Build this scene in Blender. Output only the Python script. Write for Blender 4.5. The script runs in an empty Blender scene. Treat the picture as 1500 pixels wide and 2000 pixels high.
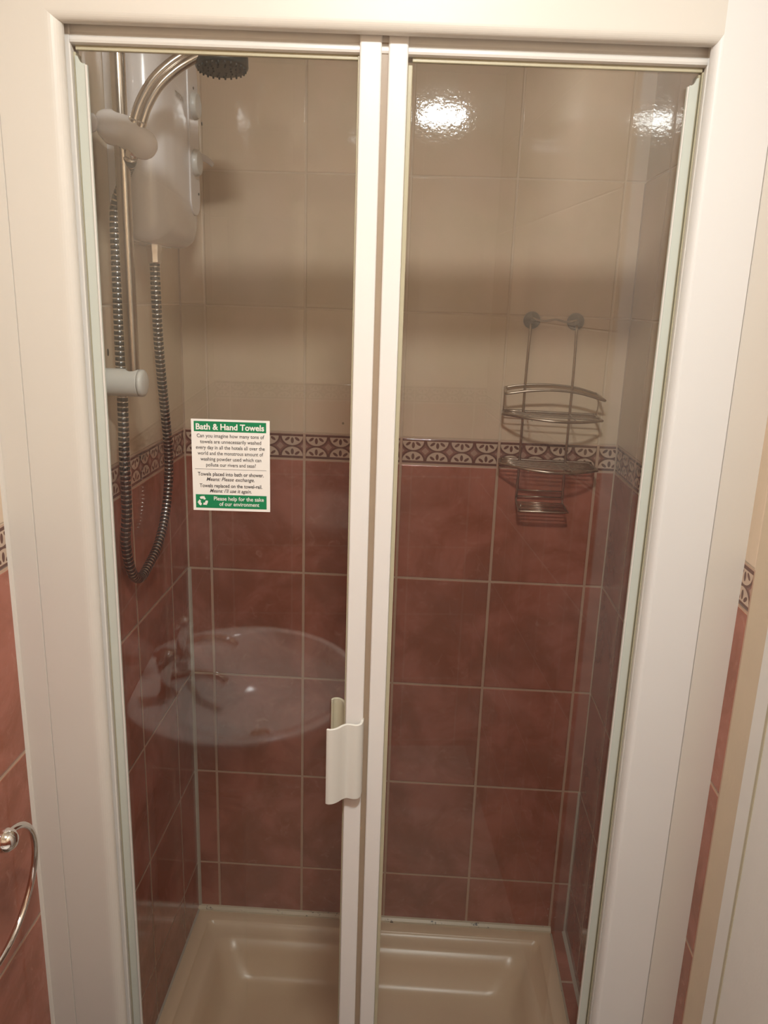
import bpy, bmesh, math, random
from mathutils import Vector, Matrix, Euler
random.seed(7)
S = bpy.context.scene
COL = S.collection
PI = math.pi

# ------------------------------------------------------------------ camera, world, light, exposure
cam_d = bpy.data.cameras.new('camera')
cam = bpy.data.objects.new('camera', cam_d); COL.objects.link(cam)
cam.location = (0.43785, -1.61992, 0.32774)
cam.rotation_euler = Euler((math.radians(75.03621), math.radians(-1.82678), math.radians(2.91056)), 'XYZ')
cam_d.sensor_fit = 'VERTICAL'; cam_d.sensor_height = 24.0
cam_d.lens = 1559.65 / 2000 * 24.0
cam_d.clip_start = 0.01
S.camera = cam
W = bpy.data.worlds.new('world'); S.world = W; W.use_nodes = True
W.node_tree.nodes['Background'].inputs[0].default_value = (0.55, 0.6, 0.7, 1)
W.node_tree.nodes['Background'].inputs[1].default_value = 0.15
S.view_settings.view_transform = 'Standard'; S.view_settings.look = 'None'
S.view_settings.gamma = 1.0; S.view_settings.use_curve_mapping = False
S.view_settings.exposure = 0.84
LAMP_POS = (0.465, -1.46, 0.945)
LAMP_COL = (0.98, 1.0, 0.975)
LAMP_E = 150.0

# ------------------------------------------------------------------ the measured room
XL, XR = -0.051, 0.838          # side walls
TW, TH, BH = 0.2, 0.249, 0.055  # tile pitch, row height, border height
SL, SR = 0.1139, 0.149          # first upright joint on the side walls
FLOOR, CEIL, FRONT = -1.27, 0.985, -2.35
TRAY = -1.127
ANG = math.atan2(0.049, 0.889)  # the partition stands slightly out of square
P0 = Vector((-0.051, -0.727, 0))
DM = Matrix.Translation(P0) @ Matrix.Rotation(ANG, 4, 'Z')   # partition frame: x along, y into shower

# ------------------------------------------------------------------ node helpers
class NT:
    def __init__(s, name):
        s.m = bpy.data.materials.new(name); s.m.use_nodes = True
        s.t = s.m.node_tree; s.t.nodes.clear()
        s.out = s.t.nodes.new('ShaderNodeOutputMaterial')
    def n(s, typ, **kw):
        nd = s.t.nodes.new(typ)
        for k, v in kw.items(): setattr(nd, k, v)
        return nd
    def link(s, a, b): s.t.links.new(a, b)
    def put(s, sock, v):
        if isinstance(v, (int, float)): sock.default_value = v
        elif isinstance(v, tuple): sock.default_value = v if len(v) == 4 or len(sock.default_value) == 3 else (*v, 1)
        else: s.link(v, sock)
    def math(s, op, a, b=0.0, c=None, clamp=False):
        nd = s.n('ShaderNodeMath', operation=op); nd.use_clamp = clamp
        s.put(nd.inputs[0], a); s.put(nd.inputs[1], b)
        if c is not None: s.put(nd.inputs[2], c)
        return nd.outputs[0]
    def add(s, a, b): return s.math('ADD', a, b)
    def sub(s, a, b): return s.math('SUBTRACT', a, b)
    def mul(s, a, b): return s.math('MULTIPLY', a, b)
    def lt(s, a, b): return s.math('LESS_THAN', a, b)
    def gt(s, a, b): return s.math('GREATER_THAN', a, b)
    def absv(s, a): return s.math('ABSOLUTE', a)
    def mx(s, a, b): return s.math('MAXIMUM', a, b)
    def mn(s, a, b): return s.math('MINIMUM', a, b)
    def smooth(s, v, lo, hi):          # 0 below lo, 1 above hi
        nd = s.n('ShaderNodeMapRange', interpolation_type='SMOOTHSTEP')
        s.put(nd.inputs[0], v); nd.inputs[1].default_value = lo; nd.inputs[2].default_value = hi
        return nd.outputs[0]
    def mix(s, f, a, b, blend='MIX'):
        nd = s.n('ShaderNodeMix', data_type='RGBA', blend_type=blend)
        s.put(nd.inputs[0], f); s.put(nd.inputs[6], a); s.put(nd.inputs[7], b)
        return nd.outputs[2]
    def pos(s):
        tc = s.n('ShaderNodeTexCoord'); sp = s.n('ShaderNodeSeparateXYZ')
        s.link(tc.outputs['Object'], sp.inputs[0])
        return tc.outputs['Object'], sp.outputs[0], sp.outputs[1], sp.outputs[2]
    def noise(s, vec, scale, detail=3, rough=0.55, dist=0.0):
        nd = s.n('ShaderNodeTexNoise'); s.link(vec, nd.inputs['Vector'])
        nd.inputs['Scale'].default_value = scale; nd.inputs['Detail'].default_value = detail
        nd.inputs['Roughness'].default_value = rough; nd.inputs['Distortion'].default_value = dist
        return nd.outputs[0]
    def bump(s, h, strength, dist, normal=None):
        nd = s.n('ShaderNodeBump'); nd.inputs['Strength'].default_value = strength
        nd.inputs['Distance'].default_value = dist; s.link(h, nd.inputs['Height'])
        if normal is not None: s.link(normal, nd.inputs['Normal'])
        return nd.outputs[0]
    def bsdf(s, color, rough, metal=0.0, normal=None, spec=0.5, coat=0.0, sub=0.0):
        nd = s.n('ShaderNodeBsdfPrincipled')
        s.put(nd.inputs['Base Color'], color); s.put(nd.inputs['Roughness'], rough)
        s.put(nd.inputs['Metallic'], metal); nd.inputs['Specular IOR Level'].default_value = spec
        nd.inputs['Coat Weight'].default_value = coat; nd.inputs['Coat Roughness'].default_value = 0.04
        if normal is not None: s.link(normal, nd.inputs['Normal'])
        s.link(nd.outputs[0], s.out.inputs[0]); return nd

def simple(name, color, rough=0.4, metal=0.0, spec=0.5, nscale=0.0, namp=0.06, bump=0.0, coat=0.0):
    """plain surface with a faint procedural mottling"""
    t = NT(name)
    P, x, y, z = t.pos()
    sc = nscale or 14.0
    nz = t.noise(P, sc, 3)
    f = t.add(1.0 - namp / 2, t.mul(nz, namp))
    nd = t.n('ShaderNodeVectorMath', operation='SCALE')
    nd.inputs[0].default_value = color; t.link(f, nd.inputs['Scale'])
    nrm = t.bump(t.noise(P, sc * 6, 2), bump, 0.001) if bump else None
    t.bsdf(nd.outputs[0], rough, metal, nrm, spec, coat)
    return t.m

def tile_mat(name, axis, s0, room_from=None, room_shift=0.0, room_dz=0.0):
    """glazed wall tiles: red courses, a printed border course and cream courses above"""
    t = NT(name)
    P, x, y, z = t.pos()
    if axis == 'x':
        a = x
    else:
        a = t.sub(t.mul(y, -1.0), s0)
        if room_from is not None:
            beyond = t.lt(y, room_from)
            a = t.add(a, t.mul(beyond, room_shift))
            z = t.add(z, t.mul(beyond, room_dz))
    ca = t.math('DIVIDE', a, TW)
    fa = t.math('FRACT', t.add(ca, 200.0))
    da = t.mul(t.sub(0.5, t.absv(t.sub(fa, 0.5))), TW)          # distance to the upright joint
    red = t.lt(z, 0.0); cream = t.gt(z, BH)
    rz = t.mx(t.mul(z, -1.0), t.sub(z, BH))                     # >0 in both plain fields
    rr = t.math('DIVIDE', rz, TH)
    fr = t.math('FRACT', rr)
    dzp = t.mul(t.sub(0.5, t.absv(t.sub(fr, 0.5))), TH)
    dzb = t.mn(t.absv(z), t.absv(t.sub(z, BH)))
    inborder = t.sub(1.0, t.mx(red, cream))
    dz = t.add(t.mul(dzp, t.sub(1.0, inborder)), t.mul(dzb, inborder))
    wob = t.mul(t.sub(t.noise(P, 30, 2), 0.5), 0.0012)
    dj = t.mn(t.sub(da, 0.0004), dz)
    # narrower joints between the cream tiles
    dj2 = t.add(t.add(dj, wob), t.mul(cream, 0.0011))
    grout = t.sub(1.0, t.smooth(dj2, 0.0019, 0.0027))
    # ---- red glaze
    n1 = t.noise(P, 9, 5, 0.62, 0.6); n2 = t.noise(P, 38, 4, 0.6, 1.5)
    ramp = t.smooth(n1, 0.36, 0.66)
    rc = t.mix(ramp, (0.275, 0.086, 0.047), (0.395, 0.136, 0.092))
    rc = t.mix(t.mul(t.smooth(n2, 0.55, 0.78), 0.5), rc, (0.47, 0.20, 0.14))
    cellid = t.add(t.mul(t.math('FLOOR', ca), 3.17), t.mul(t.math('FLOOR', t.add(rr, t.mul(cream, 40.0))), 1.73))
    wn = t.n('ShaderNodeTexWhiteNoise', noise_dimensions='1D'); t.link(cellid, wn.inputs[1])
    tint = t.add(0.93, t.mul(wn.outputs[0], 0.14))
    cn = t.smooth(t.noise(P, 5, 5, 0.6, 0.4), 0.35, 0.7)
    cc = t.mix(cn, (0.63, 0.505, 0.365), (0.69, 0.53, 0.395))
    cc = t.mix(t.mul(t.smooth(t.noise(P, 22, 4), 0.5, 0.75), 0.35), cc, (0.70, 0.565, 0.43))
    # ---- border print: four motifs to a tile
    u = t.sub(t.math('FRACT', t.mul(t.add(fa, 0.0), 4.0)), 0.5)
    au = t.absv(u)
    v = t.absv(t.sub(t.math('DIVIDE', z, BH), 0.5))             # 0 mid, .5 at the edges
    k = BH / (TW / 4)
    vv = t.mul(v, k)                                            # same unit as u
    top = 0.37 * k
    ddv = t.sub(top, vv)
    dist = t.math('SQRT', t.add(t.math('POWER', t.mul(u, 0.86), 2.0), t.math('POWER', ddv, 2.0)))
    inside = t.mul(t.lt(dist, 0.375), t.gt(ddv, 0.0))
    ring = t.mul(t.mul(t.gt(dist, 0.375), t.lt(dist, 0.44)), t.gt(ddv, 0.0))
    def leaf(cu, cv, ang, la, lb):
        du = t.sub(au if cu else u, cu); dv = t.sub(ddv, cv)
        c_, s_ = math.cos(ang), math.sin(ang)
        p = t.add(t.mul(du, c_), t.mul(dv, s_)); q = t.sub(t.mul(dv, c_), t.mul(du, s_))
        return t.lt(t.add(t.math('POWER', t.math('DIVIDE', p, la), 2.0), t.math('POWER', t.math('DIVIDE', q, lb), 2.0)), 1.0)
    leaves = t.mx(leaf(0, 0.175, PI / 2, 0.125, 0.062), leaf(0.205, 0.115, 0.62, 0.115, 0.055))
    band = t.mul(t.gt(v, 0.385), 1.0)
    dm = t.add(t.sub(0.5, au), vv)                              # diamond distance from the cell edge
    pink_in = t.lt(dm, 0.15); pink_mid = t.mul(t.lt(dm, 0.30), t.gt(dm, 0.15))
    dark = (0.125, 0.05, 0.036); mid = (0.24, 0.105, 0.08); pale = (0.56, 0.41, 0.31)
    bc = t.mix(pink_mid, (0.15, 0.062, 0.046), mid)
    bc = t.mix(pink_in, bc, (0.40, 0.24, 0.185))
    bc = t.mix(ring, bc, dark)
    bc = t.mix(inside, bc, pale)
    bc = t.mix(t.mul(inside, leaves), bc, dark)
    bc = t.mix(band, bc, dark)
    base = t.mix(inborder, t.mix(cream, rc, cc), bc)
    base = t.mix(1.0, base, (1, 1, 1), 'MULTIPLY')
    sc = t.n('ShaderNodeVectorMath', operation='SCALE'); t.link(base, sc.inputs[0]); t.link(tint, sc.inputs['Scale'])
    low = t.mul(t.smooth(t.mul(z, -1.0), 0.93, 1.02), t.smooth(t.noise(P, 7, 2), 0.50, 0.62))
    fleck = t.mul(t.mul(t.smooth(t.noise(P, 210, 2, 0.5), 0.69, 0.74), low), 0.8)  # glitter off the low tiles painted in as pale limescale specks
    gcol = t.mix(cream, (0.50, 0.33, 0.235), (0.66, 0.53, 0.40))
    gcol = t.mix(t.mul(t.smooth(t.noise(P, 12, 3), 0.5, 0.8), 0.45), gcol, (0.36, 0.23, 0.14))
    col = t.mix(fleck, t.mix(grout, sc.outputs[0], gcol), (0.62, 0.50, 0.40))
    rough = t.add(0.05, t.mul(grout, 0.5))
    ripple = t.add(t.mul(t.noise(P, 150, 2, 0.5, 0.3), 0.5), t.mul(t.noise(P, 60, 2), 0.6))
    nrm = t.bump(ripple, 0.22, 0.0008)
    nrm = t.bump(t.smooth(dj2, 0.0015, 0.0042), 0.7, 0.0014, nrm)
    t.bsdf(col, rough, 0.0, nrm, 0.5)
    return t.m

def glass_mat():
    t = NT('clear_glass')
    lw = t.n('ShaderNodeLayerWeight'); lw.inputs[0].default_value = 0.5
    f = t.add(0.043, t.mul(0.957, t.math('POWER', lw.outputs['Facing'], 5.0)))
    tr = t.n('ShaderNodeBsdfTransparent'); tr.inputs[0].default_value = (0.988, 0.992, 0.982, 1)
    gl = t.n('ShaderNodeBsdfGlossy'); gl.inputs['Roughness'].default_value = 0.0
    gl.inputs['Color'].default_value = (1, 1, 1, 1)
    mx = t.n('ShaderNodeMixShader'); t.link(f, mx.inputs[0]); t.link(tr.outputs[0], mx.inputs[1]); t.link(gl.outputs[0], mx.inputs[2])
    # a thin limescale film, a little thicker in drifts
    P, x, y, z = t.pos()
    film = t.add(0.007, t.mul(t.smooth(t.noise(P, 7, 4, 0.6), 0.35, 0.75), 0.011))
    df = t.n('ShaderNodeBsdfDiffuse'); df.inputs['Color'].default_value = (0.85, 0.84, 0.82, 1)
    m2 = t.n('ShaderNodeMixShader'); t.link(film, m2.inputs[0]); t.link(mx.outputs[0], m2.inputs[1]); t.link(df.outputs[0], m2.inputs[2])
    t.link(m2.outputs[0], t.out.inputs[0]); return t.m

def emit_mat(name, color, strength):
    t = NT(name)
    P, x, y, z = t.pos()
    e = t.n('ShaderNodeEmission'); e.inputs[0].default_value = (*color, 1); e.inputs[1].default_value = strength
    t.link(e.outputs[0], t.out.inputs[0]); return t.m

M = {}
M['tile_x'] = tile_mat('glazed_tiles_back', 'x', 0)
M['tile_left'] = tile_mat('glazed_tiles_left', 'y', SL)
M['tile_right'] = tile_mat('glazed_tiles_right', 'y', SR, -0.66, 0.039, 0.022)
M['glass'] = glass_mat()
M['casing'] = simple('cream_gloss_paint_dimmed', (0.66, 0.61, 0.545), 0.42, nscale=6, namp=0.05, bump=0.05)  # cream, toned down: weaker light on the left boards put into the colour
M['casing_lit'] = simple('white_gloss_paint_lit', (0.74, 0.715, 0.69), 0.40, nscale=6, namp=0.04, bump=0.05)  # paler, cooler copy: the right board's stronger light put into the colour
M['architrave'] = simple('beige_gloss_paint', (0.62, 0.50, 0.36), 0.4, nscale=25, namp=0.10, bump=0.25)
M['door_paint'] = simple('white_door_paint', (0.78, 0.76, 0.72), 0.35, nscale=30, namp=0.05, bump=0.2)
M['frame'] = simple('white_powder_coat', (0.70, 0.66, 0.61), 0.3, nscale=8, namp=0.03)
M['stile'] = simple('white_coated_stile', (0.78, 0.745, 0.71), 0.32, nscale=8, namp=0.03)
M['gap_seal'] = simple('brown_tinted_seal', (0.36, 0.27, 0.19), 0.4, nscale=40, namp=0.15)
M['seal'] = simple('yellowed_seal', (0.47, 0.42, 0.29), 0.35, nscale=40, namp=0.15)
M['groove'] = simple('shadow_gap_sealant', (0.30, 0.25, 0.17), 0.6, nscale=60, namp=0.2)
M['profile'] = simple('pale_green_white_plastic', (0.58, 0.60, 0.53), 0.32, nscale=10, namp=0.04)
M['handle'] = simple('handle_plastic', (0.70, 0.67, 0.61), 0.42, nscale=10, namp=0.03)
M['aged'] = simple('aged_cream_plastic', (0.66, 0.59, 0.44), 0.35, nscale=10, namp=0.08)
M['plastic'] = simple('white_plastic', (0.74, 0.71, 0.72), 0.2, nscale=8, namp=0.03, coat=0.3)
M['plastic_grey'] = simple('grey_white_plastic', (0.62, 0.61, 0.58), 0.3, nscale=8, namp=0.03)
M['ring_steel'] = simple('silver_ring', (0.78, 0.76, 0.74), 0.26, 1.0, nscale=40, namp=0.05)
M['chrome'] = simple('chrome', (0.80, 0.78, 0.76), 0.08, 1.0, nscale=40, namp=0.05)
M['aged_chrome'] = simple('aged_chrome', (0.44, 0.39, 0.345), 0.17, 1.0, nscale=60, namp=0.25)
M['wire'] = simple('rusted_wire', (0.44, 0.36, 0.29), 0.3, 1.0, nscale=90, namp=0.5)
M['black'] = simple('black_rubber', (0.007, 0.006, 0.006), 0.4, nscale=30, namp=0.2)
M['head'] = simple('dark_grey_plastic', (0.035, 0.04, 0.038), 0.35, nscale=40, namp=0.15)
M['cup'] = simple('grey_suction_rubber', (0.20, 0.175, 0.16), 0.3, nscale=40, namp=0.15)
M['tray'] = simple('cream_tray_acrylic', (0.69, 0.515, 0.35), 0.30, nscale=9, namp=0.05)
M['green'] = simple('green_print', (0.004, 0.20, 0.075), 0.45, nscale=30, namp=0.04)
M['paper'] = simple('white_paper', (0.80, 0.76, 0.71), 0.6, nscale=30, namp=0.02)
M['ink'] = simple('black_ink', (0.06, 0.05, 0.05), 0.6, nscale=30, namp=0.04)
M['ceramic'] = simple('white_ceramic', (0.80, 0.77, 0.73), 0.12, nscale=8, namp=0.02, coat=0.3)
M['plaster'] = simple('white_ceiling_paint', (0.78, 0.75, 0.70), 0.8, nscale=20, namp=0.04)
M['floor'] = simple('beige_vinyl', (0.42, 0.37, 0.31), 0.4, nscale=12, namp=0.3)
M['glow'] = emit_mat('lamp_glow', LAMP_COL, LAMP_E)
def silicone_mat():
    t = NT('mouldy_silicone'); P, x, y, z = t.pos()
    f = t.smooth(t.noise(P, 70, 4, 0.7), 0.62, 0.68)
    col = t.mix(f, (0.62, 0.53, 0.39), (0.06, 0.04, 0.025))
    t.bsdf(col, 0.35); return t.m
M['silicone'] = silicone_mat()
M['corner_grout'] = simple('tan_corner_grout', (0.46, 0.34, 0.25), 0.6, nscale=40, namp=0.2)
M['silicone_clean'] = simple('grey_green_silicone', (0.46, 0.41, 0.34), 0.3, nscale=40, namp=0.15)

# ------------------------------------------------------------------ mesh helpers
def link(name, bm, mat, parent=None, smooth=False, bevel=0.0, seg=3, matrix=None, subsurf=0):
    bmesh.ops.remove_doubles(bm, verts=bm.verts, dist=1e-6)
    bmesh.ops.recalc_face_normals(bm, faces=bm.faces)
    me = bpy.data.meshes.new(name); bm.to_mesh(me); bm.free()
    for m_ in (mat if isinstance(mat, (list, tuple)) else [mat]): me.materials.append(m_)
    o = bpy.data.objects.new(name, me); COL.objects.link(o)
    if parent is not None: o.parent = parent
    if matrix is not None: o.matrix_world = matrix
    if smooth:
        for p in me.polygons: p.use_smooth = True
    if bevel:
        b = o.modifiers.new('bevel', 'BEVEL'); b.width = bevel; b.segments = seg; b.limit_method = 'ANGLE'
        b.angle_limit = math.radians(35)
        for p in me.polygons: p.use_smooth = True
        w = o.modifiers.new('wn', 'WEIGHTED_NORMAL'); w.keep_sharp = False
    if subsurf:
        s_ = o.modifiers.new('sub', 'SUBSURF'); s_.levels = subsurf; s_.render_levels = subsurf
    return o
def tag(o, label=None, cat=None, group=None, kind=None):
    if label: o['label'] = label
    if cat: o['category'] = cat
    if group: o['group'] = group
    if kind: o['kind'] = kind
    return o
def thing(name, label, cat, loc=(0, 0, 0), group=None, matrix=None):
    o = bpy.data.objects.new(name, None); COL.objects.link(o)
    o.empty_display_size = 0.05
    if matrix is not None: o.matrix_world = matrix
    else: o.location = loc
    return tag(o, label, cat, group)
def box(bm, x0, x1, y0, y1, z0, z1):
    vs = [bm.verts.new((x, y, z)) for x in (x0, x1) for y in (y0, y1) for z in (z0, z1)]
    for f in ((0, 1, 3, 2), (4, 6, 7, 5), (0, 4, 5, 1), (2, 3, 7, 6), (0, 2, 6, 4), (1, 5, 7, 3)):
        bm.faces.new([vs[i] for i in f])
    return bm
def boxo(x0, x1, y0, y1, z0, z1): return box(bmesh.new(), x0, x1, y0, y1, z0, z1)
def prism(bm, pts, axis, a0, a1):
    """closed polygon swept along an axis; pts are the other two coordinates in x,y,z order"""
    def mk(p, a):
        c = list(p); c.insert('xyz'.index(axis), a); return bm.verts.new(c)
    A = [mk(p, a0) for p in pts]; B = [mk(p, a1) for p in pts]
    n = len(pts)
    for i in range(n): bm.faces.new((A[i], A[(i + 1) % n], B[(i + 1) % n], B[i]))
    bm.faces.new(A[::-1]); bm.faces.new(B)
    return bm
def spline(pts, n=8):
    """Catmull-Rom through the points"""
    P = [Vector(p) for p in pts]; out = []
    P = [P[0] * 2 - P[1]] + P + [P[-1] * 2 - P[-2]]
    for i in range(1, len(P) - 2):
        a, b, c, d = P[i - 1:i + 3]
        for k in range(n):
            s = k / n
            out.append(0.5 * ((2 * b) + (c - a) * s + (2 * a - 5 * b + 4 * c - d) * s * s + (3 * b - a - 3 * c + d) * s ** 3))
    out.append(P[-2]); return out
def sweep(bm, path, r, seg=12, closed=False, caps=True, mat=None):
    """round tube along a path; r number or function(index, arclength)"""
    P = [Vector(p) for p in path]; n = len(P)
    tang = []
    for i in range(n):
        a = P[(i - 1) % n] if (closed or i > 0) else P[i]
        b = P[(i + 1) % n] if (closed or i < n - 1) else P[i]
        tang.append((b - a).normalized())
    up = Vector((0, 0, 1)) if abs(tang[0].z) < 0.9 else Vector((0, 1, 0))
    nrm = (up - tang[0] * up.dot(tang[0])).normalized()
    rings = []; L = 0
    for i in range(n):
        if i: L += (P[i] - P[i - 1]).length; nrm = (nrm - tang[i] * nrm.dot(tang[i])).normalized()
        bn = tang[i].cross(nrm)
        rr = r(i, L) if callable(r) else r
        ra, rb = rr if isinstance(rr, tuple) else (rr, rr)
        rings.append([bm.verts.new(P[i] + nrm * math.cos(2 * PI * k / seg) * ra + bn * math.sin(2 * PI * k / seg) * rb) for k in range(seg)])
    m = n if closed else n - 1
    for i in range(m):
        A, B = rings[i], rings[(i + 1) % n]
        for k in range(seg):
            f = bm.faces.new((A[k], A[(k + 1) % seg], B[(k + 1) % seg], B[k]))
            if mat: f.material_index = mat(i)
    if caps and not closed:
        bm.faces.new(rings[0][::-1]); bm.faces.new(rings[-1])
    return bm
def lathe(bm, prof, M4=None, seg=32):
    """prof: (radius, height) pairs, closed on the axis by caps where radius > 0"""
    M4 = M4 or Matrix.Identity(4); rings = []
    for r, h in prof:
        if r < 1e-6: rings.append([bm.verts.new(M4 @ Vector((0, 0, h)))])
        else: rings.append([bm.verts.new(M4 @ Vector((r * math.cos(2 * PI * k / seg), r * math.sin(2 * PI * k / seg), h))) for k in range(seg)])
    for A, B in zip(rings, rings[1:]):
        for k in range(seg):
            if len(A) == 1 and len(B) == 1: continue
            if len(A) == 1: bm.faces.new((A[0], B[(k + 1) % seg], B[k]))
            elif len(B) == 1: bm.faces.new((A[k], A[(k + 1) % seg], B[0]))
            else: bm.faces.new((A[k], A[(k + 1) % seg], B[(k + 1) % seg], B[k]))
    if len(rings[0]) > 1: bm.faces.new(rings[0][::-1])
    if len(rings[-1]) > 1: bm.faces.new(rings[-1])
    return bm
def aim(loc, d):
    """matrix whose local z points along d"""
    q = Vector(d).normalized().to_track_quat('Z', 'Y')
    return Matrix.Translation(loc) @ q.to_matrix().to_4x4()
def arc2(cx, cy, r, a0, a1, n=6):
    return [(cx + r * math.cos(a0 + (a1 - a0) * i / n), cy + r * math.sin(a0 + (a1 - a0) * i / n)) for i in range(n + 1)]

# ------------------------------------------------------------------ room shell
T = 0.1
def struct(name, bm, mat, **k): return tag(link(name, bm, mat, **k), kind='structure')
struct('wall_back', boxo(XL - T, XR + T, 0, T, FLOOR - T, CEIL + T), M['tile_x'])
struct('wall_left', boxo(XL - T, XL, FRONT - T, 0, FLOOR - T, CEIL + T), M['tile_left'])
HEAD_TOP, SIDE_TOP = 0.655, 0.79          # the partition is open above: lamp light passes over it
struct('wall_right', boxo(XR, XR + T, FRONT - T, 0, FLOOR - T, CEIL + T), M['tile_right'])
struct('wall_front', boxo(XL - T, XR + T, FRONT - T, FRONT, FLOOR - T, CEIL + T), M['tile_x'])
struct('floor', boxo(XL - T, XR + T, FRONT - T, T, FLOOR - T, FLOOR), M['floor'])
struct('ceiling', boxo(XL - T, XR + T, FRONT - T, T, CEIL, CEIL + T), M['plaster'])
# tiled ledge beside the tray
struct('trim_7', boxo(0.803, XR, -0.70, 0, FLOOR, TRAY - 0.004), M['tile_right'])

# ------------------------------------------------------------------ the partition boards round the shower door
def casing_left():
    pts = [(0.0346, 0.0), (0.0346, 0.0135), (0.1023, 0.0135)] + [(0.1023 - 0.0145 + 0.0145 * math.cos(a), 0.011 - 0.011 * math.sin(a)) for a in [i * PI / 16 for i in range(9)]]
    bm = bmesh.new(); prism(bm, pts, 'z', FLOOR, SIDE_TOP)
    return bm
o = struct('trim_1', casing_left(), M['casing'], matrix=DM)
bm = bmesh.new(); prism(bm, [(0.0, 0.0), (0.0, 0.0135), (0.0339, 0.0135), (0.0339, 0.001), (0.0332, 0.0)], 'z', FLOOR, SIDE_TOP)
struct('trim_2', bm, M['casing'], matrix=DM)
bm = bmesh.new()
pts = [(0.8455, 0.0)] + [(0.777 + 0.0075 - 0.0075 * math.sin(a), 0.013 - 0.013 * math.cos(a)) for a in [i * PI / 16 for i in range(9)]] + [(0.777, 0.0135), (0.8455, 0.0135)]
prism(bm, pts, 'z', FLOOR, SIDE_TOP); struct('trim_3', bm, M['casing_lit'], matrix=DM)
bm = bmesh.new(); prism(bm, [(0.8467, 0.001), (0.8475, 0.0), (0.8905, 0.0), (0.8905, 0.0135), (0.8467, 0.0135)], 'z', FLOOR, SIDE_TOP)
struct('trim_4', bm, M['casing'], matrix=DM)
bm = bmesh.new()
pts = [(0.0, HEAD_TOP)] + [(0.007 - 0.007 * math.cos(a), 0.5925 + 0.010 - 0.010 * math.sin(a)) for a in [i * PI / 16 for i in range(9)]] + [(0.0135, 0.5925), (0.0135, HEAD_TOP)]
prism(bm, pts, 'x', 0.0885, 0.7842)
struct('trim_5', bm, M['casing'], matrix=DM)
# caulk along the wall joints and the shower corners
bm = bmesh.new(); prism(bm, [(0.0, -0.0005), (0.0, 0.004), (0.004, -0.0005), (0.003, -0.0025), (-0.0005, -0.004)], 'z', FLOOR, SIDE_TOP)
struct('trim_8', bm, M['casing'], matrix=DM)
def corner_bead(x, sx, z0, z1, r, mat, name):
    bm = bmesh.new(); prism(bm, [(x, 0.0), (x + sx * r, 0.0), (x + sx * r * 0.62, -r * 0.62), (x, -r)], 'z', z0, z1)
    return struct(name, bm, mat)
corner_bead(XL, 1, TRAY, -TH, 0.0062, M['silicone_clean'], 'trim_9')
corner_bead(XR, -1, TRAY, -3 * TH, 0.004, M['silicone_clean'], 'trim_10')
corner_bead(XL, 1, -TH, 0.55, 0.0028, M['corner_grout'], 'trim_15')
corner_bead(XR, -1, -3 * TH, 0.55, 0.0022, M['corner_grout'], 'trim_16')
# doorway architrave and white door on the right wall
bm = boxo(0.8362, XR, -0.768, -0.7145, FLOOR, CEIL); struct('trim_6', bm, M['architrave'], bevel=0.0006)
d1 = struct('door_1', boxo(0.8345, XR + 0.02, -1.155, -0.770, FLOOR, CEIL - 0.01), M['door_paint'], bevel=0.0015)
bm = boxo(0.8335, 0.8350, -0.808, -0.803, FLOOR, CEIL - 0.02); link('sealant_line', bm, M['seal'], parent=d1)

# ------------------------------------------------------------------ shower door (frame, two leaves, seals, handles)
sd = thing('shower_door', 'white framed folding glass shower door filling the tiled alcove opening', 'shower door', matrix=DM)
# drawn on the board face first, then set back 18 mm to where the frame really sits
DK, DOFF = 1.01960, Vector((-0.00860, 0.01800, -0.00642))
def dpart(name, bm, mat, parent=sd, **k):
    for v in bm.verts: v.co = v.co * DK + DOFF
    return link(name, bm, mat, parent=parent, **k)
Z0, Z1 = -1.090, 0.5975
fr = dpart('outer_frame', boxo(0.1029, 0.1108, 0.004, 0.030, Z0, 0.5930), M['frame'], bevel=0.0015)
fr2 = dpart('outer_frame', boxo(0.7720, 0.7768, 0.004, 0.030, Z0, 0.5930), M['frame'], bevel=0.0015)
dpart('frame_seal', boxo(0.1108, 0.1136, 0.011, 0.028, Z0, 0.566), M['seal'], bevel=0.0006, parent=fr)
bm = boxo(0.7668, 0.7694, 0.012, 0.028, Z0, 0.566); box(bm, 0.7700, 0.7719, 0.010, 0.028, Z0, 0.568)
dpart('frame_seal', bm, M['seal'], bevel=0.0005, parent=fr2)
bm = bmesh.new()
pts = [(0.006, 0.5720), (0.0035, 0.5732), (0.0028, 0.5755), (0.0030, 0.5783), (0.0042, 0.5796), (0.0052, 0.5830), (0.0055, 0.6000), (0.03, 0.6000), (0.03, 0.5720)]
prism(bm, pts, 'x', 0.1108, 0.7720); tr = dpart('top_rail', bm, M['frame'])
bm = boxo(0.1140, 0.4110, 0.0095, 0.015, 0.5675, 0.5722); box(bm, 0.4650, 0.7700, 0.0095, 0.015, 0.5675, 0.5722)
dpart('glazing_seal', bm, M['seal'], parent=tr, bevel=0.0008)
dpart('bottom_track', boxo(0.1029, 0.7768, 0.000, 0.018, -1.1015, Z0), M['frame'], bevel=0.003)
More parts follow.
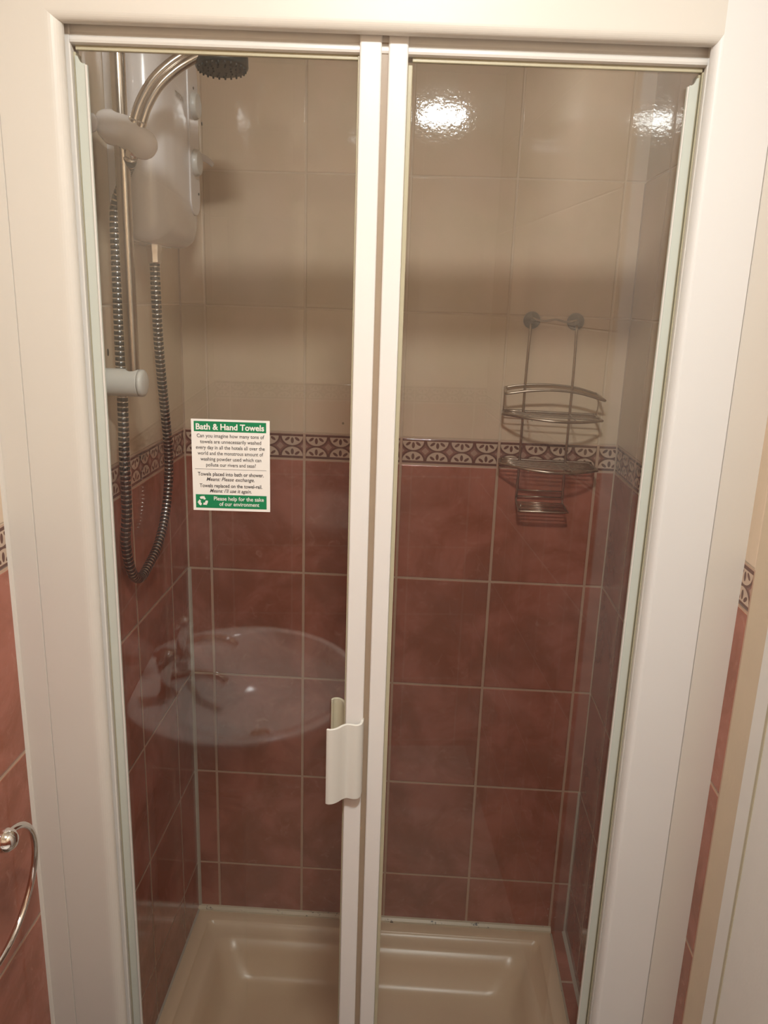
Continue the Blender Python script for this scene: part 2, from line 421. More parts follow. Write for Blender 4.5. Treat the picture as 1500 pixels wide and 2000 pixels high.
# greenish upright pivot profiles with their rounded shoulder
def pivot(u0, u1, flip):
    pts = []
    w = u1 - u0
    q = [(0, 0.562), (0.18, 0.5615), (0.28, 0.5585), (0.40, 0.5560), (0.62, 0.5545), (0.80, 0.5545), (0.82, 0.5530), (1.0, 0.5530)]
    top = [(u0 + w * (a if not flip else 1 - a), z) for a, z in q]
    bot = [(top[-1][0], Z0), (top[0][0], Z0)]
    bm = bmesh.new()
    # outline in (u, z), swept through the depth
    outl = top + bot
    A = [bm.verts.new((u, 0.0075, z)) for u, z in outl]; B = [bm.verts.new((u, 0.0098, z)) for u, z in outl]
    n = len(outl)
    for i in range(n): bm.faces.new((A[i], A[(i + 1) % n], B[(i + 1) % n], B[i]))
    bm.faces.new(A); bm.faces.new(B[::-1]); return bm
pv = dpart('pivot_profile', pivot(0.1138, 0.1262, False), M['profile'])
pv2 = dpart('pivot_profile', pivot(0.7550, 0.7666, True), M['profile'])
dpart('profile_edge', boxo(0.1240, 0.1262, 0.0055, 0.0076, Z0, 0.5530), M['frame'], parent=pv, bevel=0.0005)
dpart('profile_edge', boxo(0.7550, 0.7568, 0.0055, 0.0076, Z0, 0.5530), M['frame'], parent=pv2, bevel=0.0005)
# panes
dpart('glass_pane', boxo(0.1145, 0.4125, 0.0102, 0.0142, Z0, 0.572), M['glass'])
dpart('glass_pane', boxo(0.4580, 0.7665, 0.0102, 0.0142, Z0, 0.572), M['glass'])
# stiles
dpart('stile', boxo(0.4100, 0.4329, -0.0005, 0.020, Z0, Z1 - 0.0005), M['stile'], bevel=0.0022)
dpart('stile', boxo(0.4398, 0.4604, 0.0005, 0.020, Z0, Z1 - 0.0005), M['stile'], bevel=0.0022)
dpart('meeting_seal', boxo(0.4327, 0.4400, 0.005, 0.016, Z0, 0.5835), M['gap_seal'])
dpart('meeting_seal', boxo(0.4604, 0.4655, 0.0065, 0.0165, Z0, 0.5640), M['seal'], bevel=0.0012)
dpart('meeting_seal', boxo(0.4082, 0.4100, 0.0075, 0.0160, Z0, 0.5710), M['seal'], bevel=0.0005)
# S-shaped pull on the room side
def ribbon(bm, pts, th, z0, z1):
    """open polyline in (u, v) given thickness and swept in z"""
    P = [Vector((a, b, 0)) for a, b in pts]; L, R_ = [], []
    for i, p in enumerate(P):
        d = (P[min(i + 1, len(P) - 1)] - P[max(i - 1, 0)]).normalized(); n = Vector((-d.y, d.x, 0)) * th / 2
        L.append(p + n); R_.append(p - n)
    out = [(q.x, q.y) for q in L + R_[::-1]]
    return prism(bm, out, 'z', z0, z1)
hp = [(0.3880, -0.030), (0.3915, -0.0315), (0.3965, -0.0305), (0.4020, -0.0265), (0.4070, -0.021), (0.4120, -0.0175), (0.4170, -0.0175), (0.4230, -0.0190), (0.4275, -0.0180), (0.4305, -0.014), (0.4318, -0.007), (0.4322, -0.001)]
hp = [(a, b + 0.006) for a, b in [(p.x, p.y) for p in spline([(a, b, 0) for a, b in hp], 4)]]
bm = bmesh.new(); ribbon(bm, hp, 0.0034, -0.3005, -0.1935)
hd = dpart('handle', bm, M['handle'], bevel=0.0012)
hd['label'] = 'S-shaped white pull plate facing the room'
hp2 = [(0.4090, 0.014), (0.4085, 0.026), (0.4050, 0.036), (0.3990, 0.041), (0.3930, 0.040), (0.3905, 0.036)]
hp2 = [(p.x, p.y) for p in spline([(a, b, 0) for a, b in hp2], 4)]
bm = bmesh.new(); ribbon(bm, hp2, 0.003, -0.300, -0.1850)
h2 = dpart('handle', bm, M['aged'], bevel=0.0012); h2['label'] = 'aged cream pull on the inner face of the glass'

# ------------------------------------------------------------------ notice on the glass
nt = thing('notice', 'small white and green towel notice stuck to the left glass pane', 'notice', matrix=DM)
NU0, NU1, NZ0, NZ1, NV = 0.2222, 0.3140, 0.0755, 0.1855, 0.0100
def npart(name, bm, mat):
    for v in bm.verts: v.co = v.co * DK + DOFF
    return link(name, bm, mat, parent=nt)
npart('paper', boxo(NU0, NU1, NV - 0.0006, NV, NZ0, NZ1), M['paper'])
NW, NH = NU1 - NU0, NZ1 - NZ0
def nbox(a0, a1, b0, b1, lift, mat, name):
    return npart(name, boxo(NU0 + a0 * NW, NU0 + a1 * NW, NV - 0.0006 - lift, NV - 0.0006, NZ1 - b1 * NH, NZ1 - b0 * NH), mat)
nbox(0.035, 0.955, 0.022, 0.132, 0.0001, M['green'], 'heading_panel')
nbox(0.035, 0.955, 0.822, 0.972, 0.0001, M['green'], 'footer_panel')
nbox(0.035, 0.955, 0.538, 0.5415, 0.0001, M['ink'], 'rule')
def text_part(lines, name, mat, bold=0.0, shear=0.0):
    """lines: (string, centre, baseline, width) in notice fractions -> one mesh"""
    bm = bmesh.new()
    for s, cx, by, w in lines:
        cu = bpy.data.curves.new('t', 'FONT'); cu.body = s; cu.size = 1.0; cu.offset = bold; cu.shear = shear
        cu.align_x = 'LEFT'; cu.resolution_u = 3
        ob = bpy.data.objects.new('t', cu); me = bpy.data.meshes.new_from_object(ob)
        xs = [v.co.x for v in me.vertices]; x0, x1 = min(xs), max(xs)
        sx = w * NW / (x1 - x0); sy = sx if False else None
        hgt = LH[name] * NH
        b2 = bmesh.new(); b2.from_mesh(me)
        for v in b2.verts:
            X, Y = v.co.x, v.co.y
            v.co = Vector((NU0 + cx * NW + (X - (x0 + x1) / 2) * sx, NV - 0.00085, NZ1 - by * NH + Y * hgt))
        me2 = bpy.data.meshes.new('tmp'); b2.to_mesh(me2); b2.free(); bm.from_mesh(me2)
        bpy.data.objects.remove(ob); bpy.data.curves.remove(cu); bpy.data.meshes.remove(me); bpy.data.meshes.remove(me2)
    for v in bm.verts: v.co = v.co * DK + DOFF
    me = bpy.data.meshes.new(name); bm.to_mesh(me); bm.free(); me.materials.append(mat)
    o = bpy.data.objects.new(name, me); COL.objects.link(o); o.parent = nt
    return o
LH = {'heading_text': 0.090, 'body_text': 0.056, 'instruction_text': 0.056, 'italic_text': 0.056, 'footer_text': 0.062}
text_part([('Bath & Hand Towels', 0.495, 0.110, 0.87)], 'heading_text', M['paper'], 0.028)
text_part([('Can you imagine how many tons of', 0.50, 0.195, 0.86), ('towels are unnecessarily washed', 0.50, 0.258, 0.78),
           ('every day in all the hotels all over the', 0.495, 0.321, 0.88), ('world and the monstrous amount of', 0.495, 0.384, 0.84),
           ('washing powder used which can', 0.50, 0.447, 0.78), ('pollute our rivers and seas?', 0.50, 0.510, 0.64)], 'body_text', M['ink'], 0.007)
text_part([('Towels placed into bath or shower.', 0.495, 0.612, 0.85), ('Towels replaced on the towel-rail.', 0.495, 0.740, 0.81)], 'instruction_text', M['ink'], 0.016)
text_part([('Means: Please exchange.', 0.49, 0.668, 0.62), ("Means: I'll use it again.", 0.49, 0.796, 0.54)], 'italic_text', M['ink'], 0.010, 0.3)
text_part([('Please help for the sake', 0.595, 0.885, 0.65), ('of our environment', 0.60, 0.945, 0.52)], 'footer_text', M['paper'], 0.012)
# recycling mark: three folded arrows
bm = bmesh.new()
cu_, cz_, rr = NU0 + 0.125 * NW, NZ1 - 0.897 * NH, 0.0062
for k in range(3):
    a = PI / 2 + k * 2 * PI / 3
    def pt(r, d): 
        return (cu_ + rr * r * math.cos(a + d), NV - 0.00085, cz_ + rr * r * math.sin(a + d))
    q = [pt(1.0, 0.62), pt(1.0, 0.15), pt(1.0, -0.28), pt(0.50, -0.42), pt(0.46, 0.1), pt(0.58, 0.75)]
    bm.faces.new([bm.verts.new(p) for p in q])
    q = [pt(1.13, -0.22), pt(0.72, -0.98), pt(0.30, -0.55)]
    bm.faces.new([bm.verts.new(p) for p in q])
for v in bm.verts: v.co = v.co * DK + DOFF
me = bpy.data.meshes.new('recycling_mark'); bm.to_mesh(me); bm.free(); me.materials.append(M['paper'])
o = bpy.data.objects.new('recycling_mark', me); COL.objects.link(o); o.parent = nt

# ------------------------------------------------------------------ electric shower on the left wall
eh = thing('electric_shower', 'white electric shower heater box mounted on the left wall', 'shower heater', (XL, -0.235, 0.39))
def at_world(o):
    p = o.parent
    o.matrix_parent_inverse = p.matrix_world.inverted() if False else Matrix.Translation(-p.location)
    return o
def wpart(name, bm, mat, parent, **k):
    """part given in world coordinates under a thing whose empty is only translated"""
    base = parent
    off = Vector((0, 0, 0)); q = parent
    while q is not None: off += q.location; q = q.parent
    for v in bm.verts: v.co -= off
    return link(name, bm, mat, parent=parent, **k)
hy0, hy1, hz0, hz1 = -0.343, -0.125, 0.402, 0.745
def rrect(x0, x1, z0, z1, r, n=5):
    return (arc2(x1 - r, z1 - r, r, 0, PI / 2, n) + arc2(x0 + r, z1 - r, r, PI / 2, PI, n)
            + arc2(x0 + r, z0 + r, r, PI, 1.5 * PI, n) + arc2(x1 - r, z0 + r, r, 1.5 * PI, 2 * PI, n))
bm = bmesh.new(); prism(bm, rrect(hy0, hy1, hz0, hz1, 0.018), 'x', XL, -0.0205)
wpart('back_plate', bm, M['plastic'], eh, bevel=0.001)
# domed cover: stacked rounded outlines
def dome(layers):
    bm = bmesh.new(); rings = []
    for x, ins, r in layers:
        rings.append([bm.verts.new((x, a, b)) for a, b in rrect(hy0 + ins, hy1 - ins, hz0 + ins, hz1 - ins, max(r, 0.006), 6)])
    n = len(rings[0])
    for A, B in zip(rings, rings[1:]):
        for i in range(n): bm.faces.new((A[i], A[(i + 1) % n], B[(i + 1) % n], B[i]))
    bm.faces.new(rings[0][::-1]); bm.faces.new(rings[-1]); return bm
lay = [(-0.0195, 0.0012, 0.018)]
for i in range(9):
    a = i / 8 * PI / 2
    lay.append((-0.005 + 0.036 * math.sin(a), 0.0 + 0.030 * (1 - math.cos(a)), 0.020 + 0.010 * (1 - math.cos(a))))
lay += [(0.0335, 0.045, 0.02), (0.0342, 0.062, 0.02)]
cv = wpart('cover', dome(lay), M['plastic'], eh, smooth=True)
bm = bmesh.new(); prism(bm, rrect(-0.205, -0.148, 0.455, 0.700, 0.027, 6), 'x', 0.026, 0.0365)
pn = wpart('control_panel', bm, M['plastic'], eh, bevel=0.002)
for zc, nm in ((0.628, 'temperature_dial'), (0.540, 'power_dial')):
    bm = bmesh.new(); lathe(bm, [(0.0215, 0), (0.0215, 0.004), (0.019, 0.009), (0.0, 0.010)], aim((0.036, -0.176, zc), (1, 0, 0)))
    dl = wpart(nm, bm, M['plastic_grey'], eh, bevel=0.001)
bm = bmesh.new(); sweep(bm, spline([(0.030, -0.170, 0.548), (0.043, -0.160, 0.551), (0.052, -0.150, 0.548), (0.058, -0.142, 0.542)], 4), lambda i, L: (0.0068 - 0.0002 * i, 0.0052 - 0.0002 * i), 10)
wpart('lever', bm, M['plastic'], eh, smooth=True)
for yc, zc, r in ((-0.176, 0.655, 0.0022), (-0.165, 0.603, 0.0028), (-0.160, 0.492, 0.0022)):
    bm = bmesh.new(); lathe(bm, [(r, 0), (r, 0.0012), (0, 0.0014)], aim((0.0462 if 0.5 < zc < 0.65 else 0.0364, yc, zc), (1, 0, 0)), 12)
    wpart('marker_dot', bm, M['head'], eh)
def wall_text(s, y0, z0, w, x, parent, slant=-0.25):
    cu = bpy.data.curves.new('t', 'FONT'); cu.body = s; cu.offset = 0.01
    ob = bpy.data.objects.new('t', cu); me = bpy.data.meshes.new_from_object(ob)
    xs = [v.co.x for v in me.vertices]; k = w / (max(xs) - min(xs))
    bm = bmesh.new(); bm.from_mesh(me)
    for v in bm.verts: v.co = Vector((x, y0 + v.co.x * k, z0 + v.co.y * k))
    bpy.data.objects.remove(ob); bpy.data.curves.remove(cu); bpy.data.meshes.remove(me)
    me2 = bpy.data.meshes.new('brand_text')
    off = Vector(parent.location)
    for v in bm.verts: v.co -= off
    bm.to_mesh(me2); bm.free(); me2.materials.append(M['groove'])
    o = bpy.data.objects.new('brand_text', me2); COL.objects.link(o); o.parent = parent
wall_text('TRITON', -0.272, 0.622, 0.042, 0.0347, eh)
bm = bmesh.new(); lathe(bm, [(0.0135, 0.012), (0.0135, -0.006), (0.0118, -0.009), (0.0118, -0.026), (0.0100, -0.028), (0.0, -0.028)], Matrix.Translation((-0.021, -0.234, 0.40)), 8)
wpart('outlet_nut', bm, M['ring_steel'], eh, bevel=0.0008)

# ------------------------------------------------------------------ riser rail
rail = thing('riser_rail', 'chrome shower riser rail with white brackets on the left wall', 'shower rail', (0.0, -0.44, 0.19))
bm = bmesh.new(); lathe(bm, [(0.0102, 0.185), (0.0102, 0.80)], Matrix.Translation((0.0075, -0.44, 0)), 24)
wpart('rail', bm, M['aged_chrome'], rail, smooth=True).modifiers.new('es', 'EDGE_SPLIT')
for zc in (0.1945, 0.80):
    bm = bmesh.new(); lathe(bm, [(0.0, XL), (0.0205, XL), (0.0205, 0.0175)], aim((0, -0.44, zc), (1, 0, 0)), 32)
    b_ = wpart('wall_bracket', bm, M['plastic_grey'], rail, bevel=0.001)
    bm = bmesh.new(); lathe(bm, [(0.0203, 0.0182), (0.0203, 0.0215), (0.0195, 0.0240), (0.0150, 0.0260), (0.007, 0.0270), (0, 0.0272)], aim((0, -0.44, zc), (1, 0, 0)), 32)
    for v in bm.verts: pass
    wpart('end_cap', bm, M['plastic_grey'], b_, smooth=True)
# slider: rounded clamp round the rail running into the cradle that holds the handset
bm = bmesh.new()
cl = spline([(-0.026, -0.437, 0.543), (-0.012, -0.438, 0.545), (0.004, -0.440, 0.541), (0.022, -0.442, 0.533), (0.040, -0.445, 0.522), (0.056, -0.447, 0.512)], 6)
def cl_r(i, L_):
    f = i / (len(cl) - 1); e = max(0.0, 1 - abs(2 * f - 1) ** 5.0) ** 0.5
    k = 0.0238 - 0.0035 * f
    return (k * max(e, 0.12), (k - 0.001) * max(e, 0.12))
sweep(bm, cl, cl_r, 28)
wpart('slider_clamp', bm, M['plastic'], rail, smooth=True)
bm = bmesh.new(); lathe(bm, [(0.0, 0), (0.010, 0.001), (0.0125, 0.006), (0.0115, 0.015), (0.0, 0.017)], aim((-0.022, -0.452, 0.545), (-0.7, -0.65, 0.1)), 20)
wpart('clamp_knob', bm, M['plastic'], rail, smooth=True)

# ------------------------------------------------------------------ handset
hs = thing('shower_handset', 'chrome shower handset with dark grey spray face held by the slider', 'shower head', (0.03, -0.448, 0.52))
path = spline([(0.0295, -0.449, 0.530), (0.033, -0.449, 0.545), (0.0435, -0.447, 0.573), (0.060, -0.443, 0.600), (0.082, -0.436, 0.622), (0.103, -0.427, 0.638), (0.120, -0.418, 0.650)], 6)
for k, s in ((0, -1), (1, 1)):
    bm = bmesh.new()
    pts = []
    for i, p in enumerate(path):
        d = (path[min(i + 1, len(path) - 1)] - path[max(i - 1, 0)]).normalized()
        side = d.cross(Vector((0, 1, 0))).normalized()
        pts.append(p + side * s * 0.0055)
    sweep(bm, pts, 0.0066, 14)
    t_ = wpart('handle_tube', bm, M['aged_chrome'], hs, smooth=True)
    bm = bmesh.new(); sweep(bm, [pts[7], pts[7] + (pts[8] - pts[7]).normalized() * 0.0022], 0.0073, 14)
    wpart('collar', bm, M['chrome'], hs)
HC = Vector((0.1405, -0.403, 0.652)); HN = Vector((0.04, -0.09, -1)).normalized()
HM = aim(HC, HN)
bm = bmesh.new(); lathe(bm, [(0, -0.022), (0.014, -0.022), (0.026, -0.016), (0.0325, -0.006), (0.0355, 0.008)], HM, 40)
wpart('head_shell', bm, M['head'], hs, bevel=0.001)
bm = bmesh.new(); lathe(bm, [(0.0355, 0.006), (0.0365, 0.010), (0.0365, 0.022), (0.0345, 0.0245), (0.0, 0.0255)], HM, 40)
fc = wpart('spray_face', bm, M['head'], hs, bevel=0.001)
bm = bmesh.new()
for r, n in ((0.0325, 24), (0.026, 17), (0.0195, 12), (0.013, 8)):
    for k in range(n):
        a = 2 * PI * k / n + r * 50
        lathe(bm, [(0.0016, 0.022), (0.0014, 0.0270), (0.0, 0.0276)], HM @ Matrix.Translation((r * math.cos(a), r * math.sin(a), 0)), 8)
nz = wpart('spray_nozzle', bm, M['head'], hs); nz['kind'] = 'stuff'
bm = bmesh.new(); sweep(bm, spline([(0.112, -0.422, 0.647), (0.124, -0.416, 0.653), (0.138, -0.408, 0.667)], 4), lambda i, L: 0.0125 + 0.0003 * i, 16)
wpart('neck', bm, M['chrome'], hs, smooth=True)
bm = bmesh.new(); lathe(bm, [(0.0095, 0), (0.0095, 0.010), (0.008, 0.014), (0.0, 0.014)], aim((0.026, -0.447, 0.518), (-0.45, 0.2, -1)), 10)
wpart('hose_nut', bm, M['chrome'], hs, bevel=0.0006)

# ------------------------------------------------------------------ hose
hose = thing('shower_hose', 'black and silver ribbed shower hose looping down the left wall', 'hose', (-0.02, -0.35, -0.1))
hpts = [(-0.021, -0.234, 0.374), (-0.021, -0.234, 0.335), (-0.021, -0.232, 0.270), (-0.022, -0.222, 0.200), (-0.024, -0.202, 0.122), (-0.026, -0.184, 0.043), (-0.028, -0.184, -0.016),
        (-0.030, -0.207, -0.078), (-0.030, -0.253, -0.119), (-0.031, -0.301, -0.140), (-0.031, -0.337, -0.149), (-0.031, -0.366, -0.142), (-0.030, -0.392, -0.115), (-0.030, -0.407, -0.065),
        (-0.024, -0.410, -0.011), (-0.0235, -0.410, 0.072), (-0.0225, -0.408, 0.151), (-0.0225, -0.406, 0.228), (-0.022, -0.405, 0.303), (-0.022, -0.402, 0.376), (-0.022, -0.400, 0.426),
        (-0.019, -0.398, 0.452), (-0.006, -0.402, 0.478), (0.008, -0.424, 0.492), (0.0185, -0.440, 0.499), (0.021, -0.445, 0.505)]
hp = spline(hpts, 24)
L = [0.0]
for a, b in zip(hp, hp[1:]): L.append(L[-1] + (b - a).length)
def at_len(d):
    for i in range(len(L) - 1):
        if L[i + 1] >= d:
            f = (d - L[i]) / max(1e-9, L[i + 1] - L[i]); return hp[i].lerp(hp[i + 1], f)
    return hp[-1]
PITCH = 0.0077; tot = L[-1]; nseg = int(tot / PITCH)
path, mats, rad = [], [], []
for k in range(nseg):
    for f, r, m_ in ((0.0, 0.0080, 0), (0.08, 0.0083, 0), (0.66, 0.0083, 0), (0.72, 0.0078, 1), (0.83, 0.0081, 1), (0.94, 0.0078, 1)):
        path.append(at_len((k + f) * PITCH)); mats.append(m_); rad.append(r)
bm = bmesh.new(); sweep(bm, path, lambda i, L_: rad[i], 14, mat=lambda i: mats[i])
wpart('ribbed_tube', bm, [M['black'], M['ring_steel']], hose, smooth=True)
bm = bmesh.new(); sweep(bm, hp[-5:], 0.0098, 16)
wpart('ferrule', bm, M['chrome'], hose, smooth=True)

# ------------------------------------------------------------------ wire caddy on the back wall
cd = thing('shower_caddy', 'tarnished wire shower caddy with two shelves and soap rack on back wall', 'shower caddy', (0.69, 0, -0.07))
def wire(name, pts, r=0.0022, closed=False, n=6, parent=cd, mat='wire'):
    bm = bmesh.new(); p = spline(pts, n) if n else [Vector(q) for q in pts]
    sweep(bm, p, r, 8, closed=closed)
    return wpart(name, bm, M[mat], parent, smooth=True)
XA, XB = 0.642, 0.7345
for i, x in enumerate((XA, XB)):
    s = -1 if i == 0 else 1
    wire('upright_rod', [(x + 0.002 * -s, -0.012, 0.290), (x, -0.011, 0.2), (x, -0.010, 0.1), (x, -0.010, 0.0), (x + 0.001 * s, -0.010, -0.058)], 0.0026)
    cx = 0.6465 if i == 0 else 0.7315
    bm = bmesh.new(); lathe(bm, [(0.0168, 0), (0.0163, 0.003), (0.012, 0.007), (0.006, 0.010), (0.0055, 0.016), (0.0035, 0.018), (0.0, 0.018)], aim((cx, 0, 0.296), (0, -1, 0)), 28)
    wpart('suction_cup', bm, M['cup'], cd, smooth=True)
wire('top_link', [(0.6465, -0.016, 0.300), (0.668, -0.0165, 0.2955), (0.690, -0.017, 0.299), (0.711, -0.0165, 0.2955), (0.7315, -0.016, 0.299)], 0.0021)
def shelf(zc, nw, r, label):
    c = [(0.606, -0.006, zc + 0.002), (0.69, -0.006, zc + 0.001), (0.780, -0.006, zc), (0.7835, -0.012, zc - 0.001), (0.7880, -0.056, zc - 0.004), (0.7860, -0.062, zc - 0.004), (0.762, -0.083, zc - 0.004),
         (0.730, -0.098, zc - 0.004), (0.694, -0.104, zc - 0.003), (0.655, -0.096, zc - 0.001), (0.622, -0.078, zc + 0.001), (0.600, -0.055, zc + 0.001), (0.599, -0.046, zc + 0.001), (0.602, -0.012, zc + 0.002)]
    sh = wire('shelf', c, r, closed=False, n=5)
    bm = bmesh.new(); p = spline(c + [c[0]], 4); sweep(bm, p, r, 8)
    off = sh.matrix_world.translation
    o_ = Vector(cd.location)
    for v in bm.verts: v.co -= o_
    me = bpy.data.meshes.new('shelf'); bmesh.ops.recalc_face_normals(bm, faces=bm.faces); bm.to_mesh(me); bm.free(); me.materials.append(M['wire'])
    for p_ in me.polygons: p_.use_smooth = True
    sh.data = me; sh['label'] = label
    for k in range(nw):
        f = (k + 1) / (nw + 1); y = -0.006 - f * 0.080
        def half(yy):   # how far the shelf reaches at this depth
            t_ = max(0.0, (-yy - 0.050) / 0.056); return math.sqrt(max(0.0, 1 - t_ ** 1.6))
        h = half(y)
        x0 = 0.694 - 0.093 * h; x1 = 0.694 + 0.091 * h
        wire('shelf_wire', [(x0, y, zc + 0.002 - 0.001 * f), (0.694, y, zc - 0.0005), (x1, y, zc - 0.003 * f - 0.0005)], 0.0011, n=4, parent=sh)
    # short wires front to back
    for x in (0.65, 0.735):
        wire('shelf_wire', [(x, -0.006, zc - 0.001), (x, -0.050, zc - 0.003), (x, -0.095, zc - 0.004)], 0.0014, n=3, parent=sh)
    return sh
shelf(0.1165, 3, 0.0029, 'upper curved wire shelf')
shelf(0.018, 6, 0.0029, 'lower curved wire shelf')
gr = wire('guard_rail', [(0.603, -0.010, 0.165), (0.640, -0.010, 0.1712), (0.690, -0.010, 0.1735), (0.740, -0.010, 0.1695), (0.783, -0.010, 0.1590)], 0.0021)
wire('guard_rail', [(0.6015, -0.030, 0.1640), (0.601, -0.052, 0.160), (0.604, -0.061, 0.1585), (0.640, -0.063, 0.1645), (0.690, -0.064, 0.1680), (0.740, -0.063, 0.1640), (0.786, -0.061, 0.1525), (0.789, -0.052, 0.1530), (0.784, -0.012, 0.1585)], 0.0025, n=7)
wire('guard_rail', [(0.6015, -0.030, 0.1640), (0.602, -0.014, 0.1650), (0.603, -0.010, 0.165)], 0.0021, n=3)
wire('side_wire', [(0.603, -0.012, 0.165), (0.602, -0.012, 0.14), (0.602, -0.012, 0.118)], 0.0010, n=3)
wire('side_wire', [(0.785, -0.020, 0.157), (0.787, -0.020, 0.14), (0.784, -0.020, 0.116)], 0.0010, n=3)
wire('cross_wire', [(XA, -0.0095, -0.0430), (XB, -0.0095, -0.0430)], 0.0015, n=0)
wire('cross_wire', [(XA, -0.0095, -0.0560), (XB, -0.0095, -0.0560)], 0.0015, n=0)
c = [(0.641, -0.010, -0.058), (0.641, -0.012, -0.066), (0.6415, -0.060, -0.0745), (0.645, -0.062, -0.0745), (0.733, -0.062, -0.0745), (0.7395, -0.060, -0.0740), (0.7355, -0.012, -0.066), (0.7355, -0.010, -0.058)]
sr = wire('soap_rack', c, 0.0019, n=0)
for k in range(6):
    y = -0.018 - k * 0.0078; z = -0.0665 - k * 0.0014
    wire('rack_wire', [(0.6412, y, z), (0.7372, y, z)], 0.0012, n=0, parent=sr)
wire('rack_wire', [(0.645, -0.059, -0.0740), (0.645, -0.059, -0.0600)], 0.0014, n=0, parent=sr)

# ------------------------------------------------------------------ shower tray
ty = thing('shower_tray', 'cream acrylic shower tray on the alcove floor', 'shower tray', (0.37, -0.35, FLOOR))
def tray_bm():
    bm = bmesh.new(); rings = []
    x0, x1, y0, y1 = XL + 0.0005, 0.8025, -0.690, -0.0005
    spec = [(0.0, 0.0, FLOOR, 0.002), (0, 0, TRAY - 0.002, 0.002), (0.002, 0.002, TRAY, 0.003), (0.030, 0.036, TRAY, 0.012), (0.0325, 0.039, TRAY - 0.0025, 0.014), (0.035, 0.042, TRAY - 0.009, 0.016),
            (0.060, 0.066, TRAY - 0.012, 0.03), (0.070, 0.076, TRAY - 0.016, 0.036), (0.082, 0.090, TRAY - 0.040, 0.045), (0.098, 0.112, TRAY - 0.078, 0.055), (0.112, 0.128, TRAY - 0.090, 0.06), (0.150, 0.160, TRAY - 0.093, 0.05), (0.30, 0.30, TRAY - 0.097, 0.03)]
    for ix, iy, z, r in spec:
        rings.append([bm.verts.new((a, b, z)) for a, b in rrect(x0 + ix, x1 - ix, y0 + iy, y1 - iy, r, 8)])
    n = len(rings[0])
    for A, B in zip(rings, rings[1:]):
        for i in range(n): bm.faces.new((A[i], A[(i + 1) % n], B[(i + 1) % n], B[i]))
    bm.faces.new(rings[0][::-1]); bm.faces.new(rings[-1]); return bm
wpart('tray_body', tray_bm(), M['tray'], ty, smooth=True)
bm = bmesh.new(); lathe(bm, [(0.032, 0), (0.032, 0.003), (0.028, 0.005), (0.0, 0.004)], Matrix.Translation((0.38, -0.35, TRAY - 0.098)), 28)
wpart('waste_cover', bm, M['chrome'], ty, bevel=0.0005)
bm = bmesh.new()
prism(bm, [(0.0, TRAY - 0.0005), (0.0, TRAY + 0.009), (-0.006, TRAY + 0.009), (-0.011, TRAY + 0.004), (-0.012, TRAY - 0.0005)], 'x', XL, 0.803)
bd = struct('trim_11', bm, M['silicone'])
bm = bmesh.new(); prism(bm, [(0.800, TRAY + 0.0015), (0.800, TRAY - 0.0035), (0.806, TRAY - 0.0035)], 'y', -0.69, -0.01); struct('trim_12', bm, M['silicone'])
bm = bmesh.new(); prism(bm, [(XR, TRAY + 0.002), (XR - 0.007, TRAY - 0.004), (XR, TRAY - 0.004)], 'y', -0.69, -0.001); struct('trim_13', bm, M['silicone_clean'])
bm = bmesh.new(); prism(bm, [(XL, TRAY + 0.004), (XL + 0.004, TRAY - 0.0005), (XL, TRAY - 0.0005)], 'y', -0.69, -0.001); struct('trim_14', bm, M['silicone_clean'])

# ------------------------------------------------------------------ two old screw holes in the tiles
bm = bmesh.new(); lathe(bm, [(0.0030, 0), (0.0030, 0.0006), (0, 0.0003)], aim((XL, -0.383, 0.2335), (1, 0, 0)), 10)
for v in bm.verts: v.co.z = 0.2335 + (v.co.z - 0.2335) * 1.9
tag(link('screw_hole', bm, M['black']), 'dark drilled hole in the cream tile beside the riser rail', 'screw hole')
bm = bmesh.new(); lathe(bm, [(0.0025, 0), (0.0025, 0.0006), (0, 0.0003)], aim((0.2795, 0, 0.0785), (0, -1, 0)), 10)
tag(link('screw_hole', bm, M['groove']), 'tiny brown spot in cream tile just above the patterned border', 'screw hole')

# ------------------------------------------------------------------ towel ring on the left wall
tg = thing('towel_ring', 'round chrome towel ring hanging on the left wall outside the shower', 'towel ring', (XL, -0.88, -0.265))
bm = bmesh.new(); lathe(bm, [(0.0, 0), (0.021, 0), (0.021, 0.003), (0.017, 0.007), (0.009, 0.010), (0.0075, 0.014), (0.0075, 0.036), (0.0105, 0.039), (0.0130, 0.046), (0.0135, 0.052), (0.0120, 0.059), (0.007, 0.064), (0.0, 0.0655)], aim((XL, -0.884, -0.262), (1, 0, 0)), 28)
wpart('post', bm, M['chrome'], tg, smooth=True)
rc = Vector((-0.0115, -0.886, -0.344)); rv = Vector((0.11, 0, 1)).normalized()
pts = [rc + Vector((0, 1, 0)) * 0.083 * math.cos(2 * PI * k / 72) + rv * 0.083 * math.sin(2 * PI * k / 72) for k in range(72)]
bm = bmesh.new(); sweep(bm, pts, 0.0038, 12, closed=True)
wpart('ring', bm, M['chrome'], tg, smooth=True)

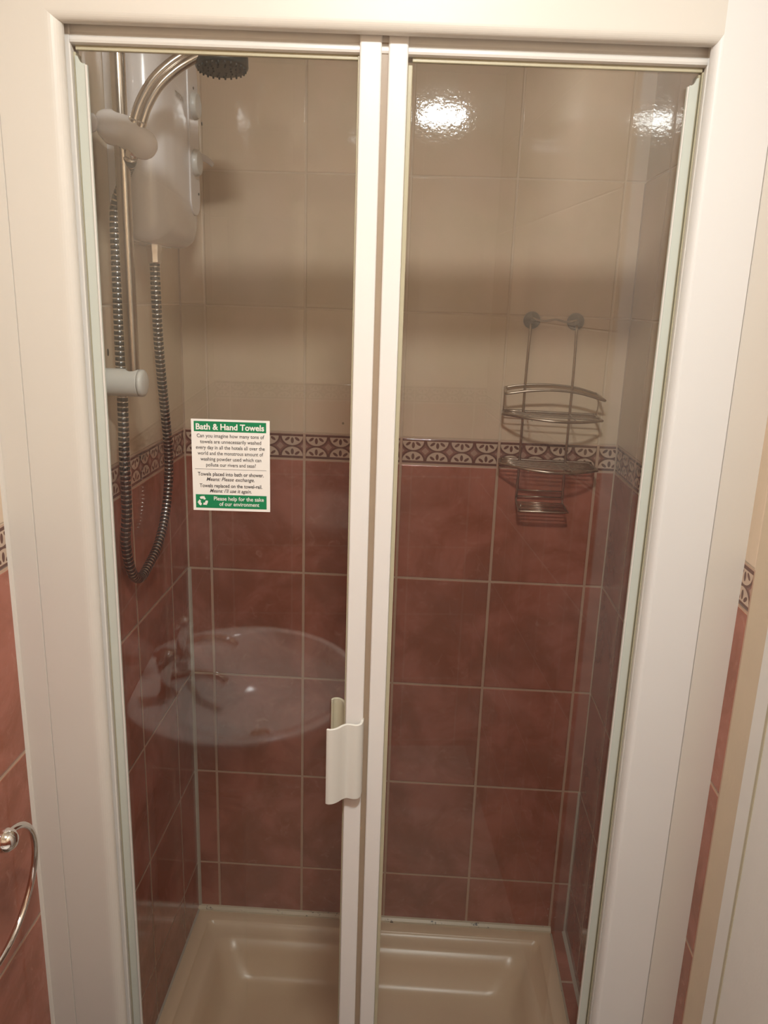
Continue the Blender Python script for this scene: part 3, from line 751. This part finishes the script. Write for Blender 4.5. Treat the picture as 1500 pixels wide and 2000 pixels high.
# ------------------------------------------------------------------ wash basin behind the camera's left, mirrored in the left pane
bs = thing('wash_basin', 'white oval pedestal wash basin reflected in the left glass pane', 'wash basin', (0.15, -1.24, FLOOR))
BZ = -0.434
def basin_bm():
    bm = bmesh.new(); rings = []
    spec = [(0.30, -0.20), (0.55, -0.185), (0.80, -0.13), (0.95, -0.06), (1.0, -0.02), (1.0, -0.004), (0.985, 0.0), (0.90, 0.0), (0.875, -0.006), (0.83, -0.04), (0.70, -0.095), (0.45, -0.125), (0.20, -0.135), (0.09, -0.137)]
    for s, dz in spec:
        inner = dz < -0.001 and s < 0.9 and len(rings) > 6
        ring = []
        for k in range(56):
            a = 2 * PI * k / 56
            cx = 0.155 if len(rings) <= 7 else 0.190
            ax = 0.245 if len(rings) <= 7 else 0.215
            x = cx + ax * s * math.cos(a); y = -1.243 + 0.262 * s * math.sin(a)
            ring.append(bm.verts.new((max(x, XL + 0.001), y, BZ + dz)))
        rings.append(ring)
    for A, B in zip(rings, rings[1:]):
        for i in range(56): bm.faces.new((A[i], A[(i + 1) % 56], B[(i + 1) % 56], B[i]))
    bm.faces.new(rings[0][::-1]); bm.faces.new(rings[-1])
    return bm
wpart('bowl', basin_bm(), M['ceramic'], bs, smooth=True)
bm = bmesh.new(); prism(bm, rrect(XL + 0.02, 0.155, -1.323, -1.163, 0.06, 6), 'z', FLOOR, BZ - 0.15)
wpart('pedestal', bm, M['ceramic'], bs, bevel=0.01)
bm = bmesh.new(); lathe(bm, [(0.022, 0), (0.022, 0.003), (0.017, 0.001), (0.0, 0.0005)], Matrix.Translation((0.190, -1.243, BZ - 0.137)), 24)
wpart('plug_hole', bm, M['chrome'], bs)
for y in (-1.16, -1.328):
    t_ = thing('basin_tap', None, None, (0.02, y, BZ)); t_.parent = bs; t_.location = Vector((0.02, y, BZ)) - bs.location
    bm = bmesh.new(); lathe(bm, [(0.022, 0), (0.020, 0.006), (0.014, 0.012), (0.013, 0.045), (0.017, 0.055), (0.019, 0.070), (0.019, 0.088), (0.014, 0.095), (0.0, 0.097)], None, 20)
    for k in range(2):
        sweep(bm, [(0.026 * math.cos(k * PI / 2 + .4), 0.026 * math.sin(k * PI / 2 + .4), 0.082), (-0.026 * math.cos(k * PI / 2 + .4), -0.026 * math.sin(k * PI / 2 + .4), 0.082)], 0.006, 10)
    sweep(bm, spline([(0.0, 0, 0.034), (0.05, 0, 0.044), (0.095, 0, 0.040), (0.112, 0, 0.028)], 5), 0.0105, 14)
    o = link('tap_body', bm, M['chrome'], parent=t_, smooth=True)

# ------------------------------------------------------------------ ceiling lamp
lp = thing('ceiling_lamp', 'round glowing ceiling lamp whose reflection shines on the cream tiles', 'lamp', LAMP_POS)
bm = bmesh.new(); lathe(bm, [(0.0, CEIL), (0.094, CEIL), (0.094, CEIL - 0.018), (0.086, CEIL - 0.024), (0, CEIL - 0.024)], Matrix.Translation((LAMP_POS[0], LAMP_POS[1], 0)), 40)
wpart('base_ring', bm, M['plaster'], lp, bevel=0.002)
bm = bmesh.new()
hb = CEIL - 0.024
lathe(bm, [(0.074, hb), (0.075, hb - 0.005), (0.071, hb - 0.011), (0.056, hb - 0.014), (0.0, hb - 0.016)], Matrix.Translation((LAMP_POS[0], LAMP_POS[1], 0)), 40)
wpart('diffuser', bm, M['glow'], lp, smooth=True)
